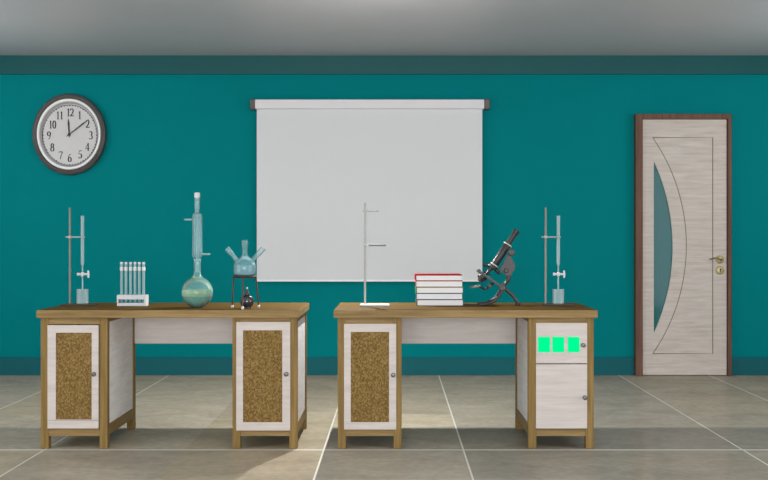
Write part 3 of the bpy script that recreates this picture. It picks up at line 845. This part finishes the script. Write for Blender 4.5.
# stage, square to the tube
b = B()
s0, s1 = m2(62, 262), m2(186, 344)
sd = Vector((s1[0] - s0[0], s1[1] - s0[1])).normalized(); sn = Vector((-sd.y, sd.x)); hwid = 6 / u
S0, S1 = Vector(s0), Vector(s1)
prism(b, [S0 - sn * hwid, S0 + sn * hwid, S1 + sn * hwid, S1 - sn * hwid], YM - .05, YM + .05)
bmesh.ops.bevel(b, geom=b.edges[:], offset=.0022, segments=2, affect='EDGES')
st = obj('stage', b, M['gun'], mc)
b = B()
c0 = m3(70, 264)
cyl(b, c0 - Vector((0, .058, 0)), 9 / u, .02, 16, (0, 1, 0), .002)
c0 = m3(126, 296, -.03); tube(b, [c0, c0 + Vector((sn.x, 0, sn.y)) * .012, m3(96, 272, -.03)], .003, 8)
obj('stage_clip', b, M['iron'], st, True)
# condenser under the stage
b = B(); c0 = m3(96, 290); dn = -Vector((sn.x, 0, sn.y))
lathe(b, [(0, 0), (24 / u, 0), (24 / u, .016), (17 / u, .022), (14 / u, .038), (0, .04)], c0 + dn * .002, dn, 24)
tube(b, [m3(66, 292, -.02), m3(84, 306, -.03)], [.006, .008], 10)
obj('substage_condenser', b, M['gun'], mc, True)
# mirror on its bracket
b = B(); tube(b, spline([m3(150, 330), m3(128, 342), m3(106, 362), m3(86, 352), m3(72, 348)], 5), .006, 8); cyl(b, m3(128, 342) - Vector((0, .02, 0)), 12 / u, .04, 16, (0, 1, 0), .003)
mi = obj('mirror_bracket', b, M['iron'], mc, True)
b = B(); c0 = m3(54, 347); nrm = Vector((-.12, 0, 1)).normalized()
lathe(b, [(0, -.006), (26 / u, -.006), (29 / u, -.002), (29 / u, .004), (25 / u, .006), (0, .005)], c0, nrm, 28); obj('mirror', b, M['rod'], mi, True)
# pivot and claw foot
b = B(); cyl(b, m3(194, 352) - Vector((0, .03, 0)), 17 / u, .06, 20, (0, 1, 0), .003); obj('pivot', b, M['gun'], mc, True)
zb = Z(0, 1)
def zfoot(v): v.z = TOP + .0075; return v
for s in (-1, 1):
    b = B(); pts = spline([m3(192, 356, s * .012), m3(178, 388, s * .028), m3(150, 418, s * .045), m3(112, 434, s * .058), zfoot(m3(70, 440, s * .066))], 6)
    n_ = len(pts); tube(b, pts, [.0125 - .0055 * k / (n_ - 1) for k in range(n_)], 12)
    for v in b.verts: v.co.z = max(v.co.z, TOP + .0003)
    obj('front_foot', b, M['gun'], mc, True)
b = B(); pts = spline([m3(190, 346), m3(222, 370), m3(252, 398), m3(268, 424), zfoot(m3(276, 440))], 6); n_ = len(pts)
tube(b, pts, [.011 - .002 * k / (n_ - 1) for k in range(n_)], 12); cyl(b, (m3(275, 440).x, YM, TOP + .0004), .0145, .014, 16, bev=.003)
for v in b.verts: v.co.z = max(v.co.z, TOP + .0003)
obj('back_foot', b, M['gun'], mc, True)

# ------------------------------------------------------------------ lights and camera
def lamp(name, loc, e, size, col=(1, .995, .98)):
    l = bpy.data.lights.new(name, 'POINT'); l.energy = e; l.shadow_soft_size = size; l.color = col
    o = bpy.data.objects.new(name, l); COL.objects.link(o); o.location = loc
    return o
def area(name, loc, e, sx, sy, rot=(0, 0, 0), col=(1, 1, 1)):
    l = bpy.data.lights.new(name, 'AREA'); l.shape = 'RECTANGLE'; l.size = sx; l.size_y = sy; l.energy = e; l.color = col
    o = bpy.data.objects.new(name, l); COL.objects.link(o); o.location = loc; o.rotation_euler = rot
    return o
def spot(name, loc, e, ang, blend, up=False):
    l = bpy.data.lights.new(name, 'SPOT'); l.energy = e; l.spot_size = math.radians(ang); l.spot_blend = blend; l.shadow_soft_size = 0
    l.color = (1, .99, .97)
    o = bpy.data.objects.new(name, l); COL.objects.link(o); o.location = loc
    if up: o.rotation_euler = (PI, 0, 0)
    return o
spot('up_light', (-.1, 6.4, 1.95), 11, 175, .6, True)
spot('down_light', (-.275, 6.4, 1.49), 95, 158, .45)
lamp('left_lamp', (-3.5, 7.0, 1.95), 22, 0.1)
lamp('right_lamp', (3.4, 7.0, 1.95), 18, 0.1)
area('ceiling_fill', (0.0, 2.6, H - .02), 48, 5.0, 4.0)  # added fill above the camera side, no fixture seen
area('rear_fill', (0.0, YF + .1, 1.4), 560, 6.5, 2.3, (PI / 2, 0, 0), (.97, .99, 1))  # added frontal fill behind the camera for flat, even brightness
area('left_fill', (XL + .05, 3.6, 1.3), 45, 2.2, 3.0, (0, -PI / 2, 0), (1, 1, 1))  # added side fill, unseen, brightens faces turned to the left
area('right_fill', (XR - .05, 3.6, 1.3), 55, 2.2, 3.0, (0, PI / 2, 0), (1, 1, 1))  # unseen fill added to brighten the inner pedestal sides
w = bpy.data.worlds.new('world'); SC.world = w; w.use_nodes = True
w.node_tree.nodes['Background'].inputs['Color'].default_value = (.5, .5, .5, 1)
w.node_tree.nodes['Background'].inputs['Strength'].default_value = .3
cam = bpy.data.cameras.new('camera'); cam.lens = 50; cam.sensor_width = 36; cam.sensor_fit = 'HORIZONTAL'
cam.shift_x = -(CX - 384) / 768
cam.clip_start = .05
co = bpy.data.objects.new('camera', cam); COL.objects.link(co); co.location = (0, 0, EYE); co.rotation_euler = (PI / 2, 0, 0)
SC.camera = co
SC.view_settings.view_transform = 'Standard'
SC.view_settings.look = 'None'
SC.cycles.max_bounces = 10
SC.cycles.transparent_max_bounces = 24
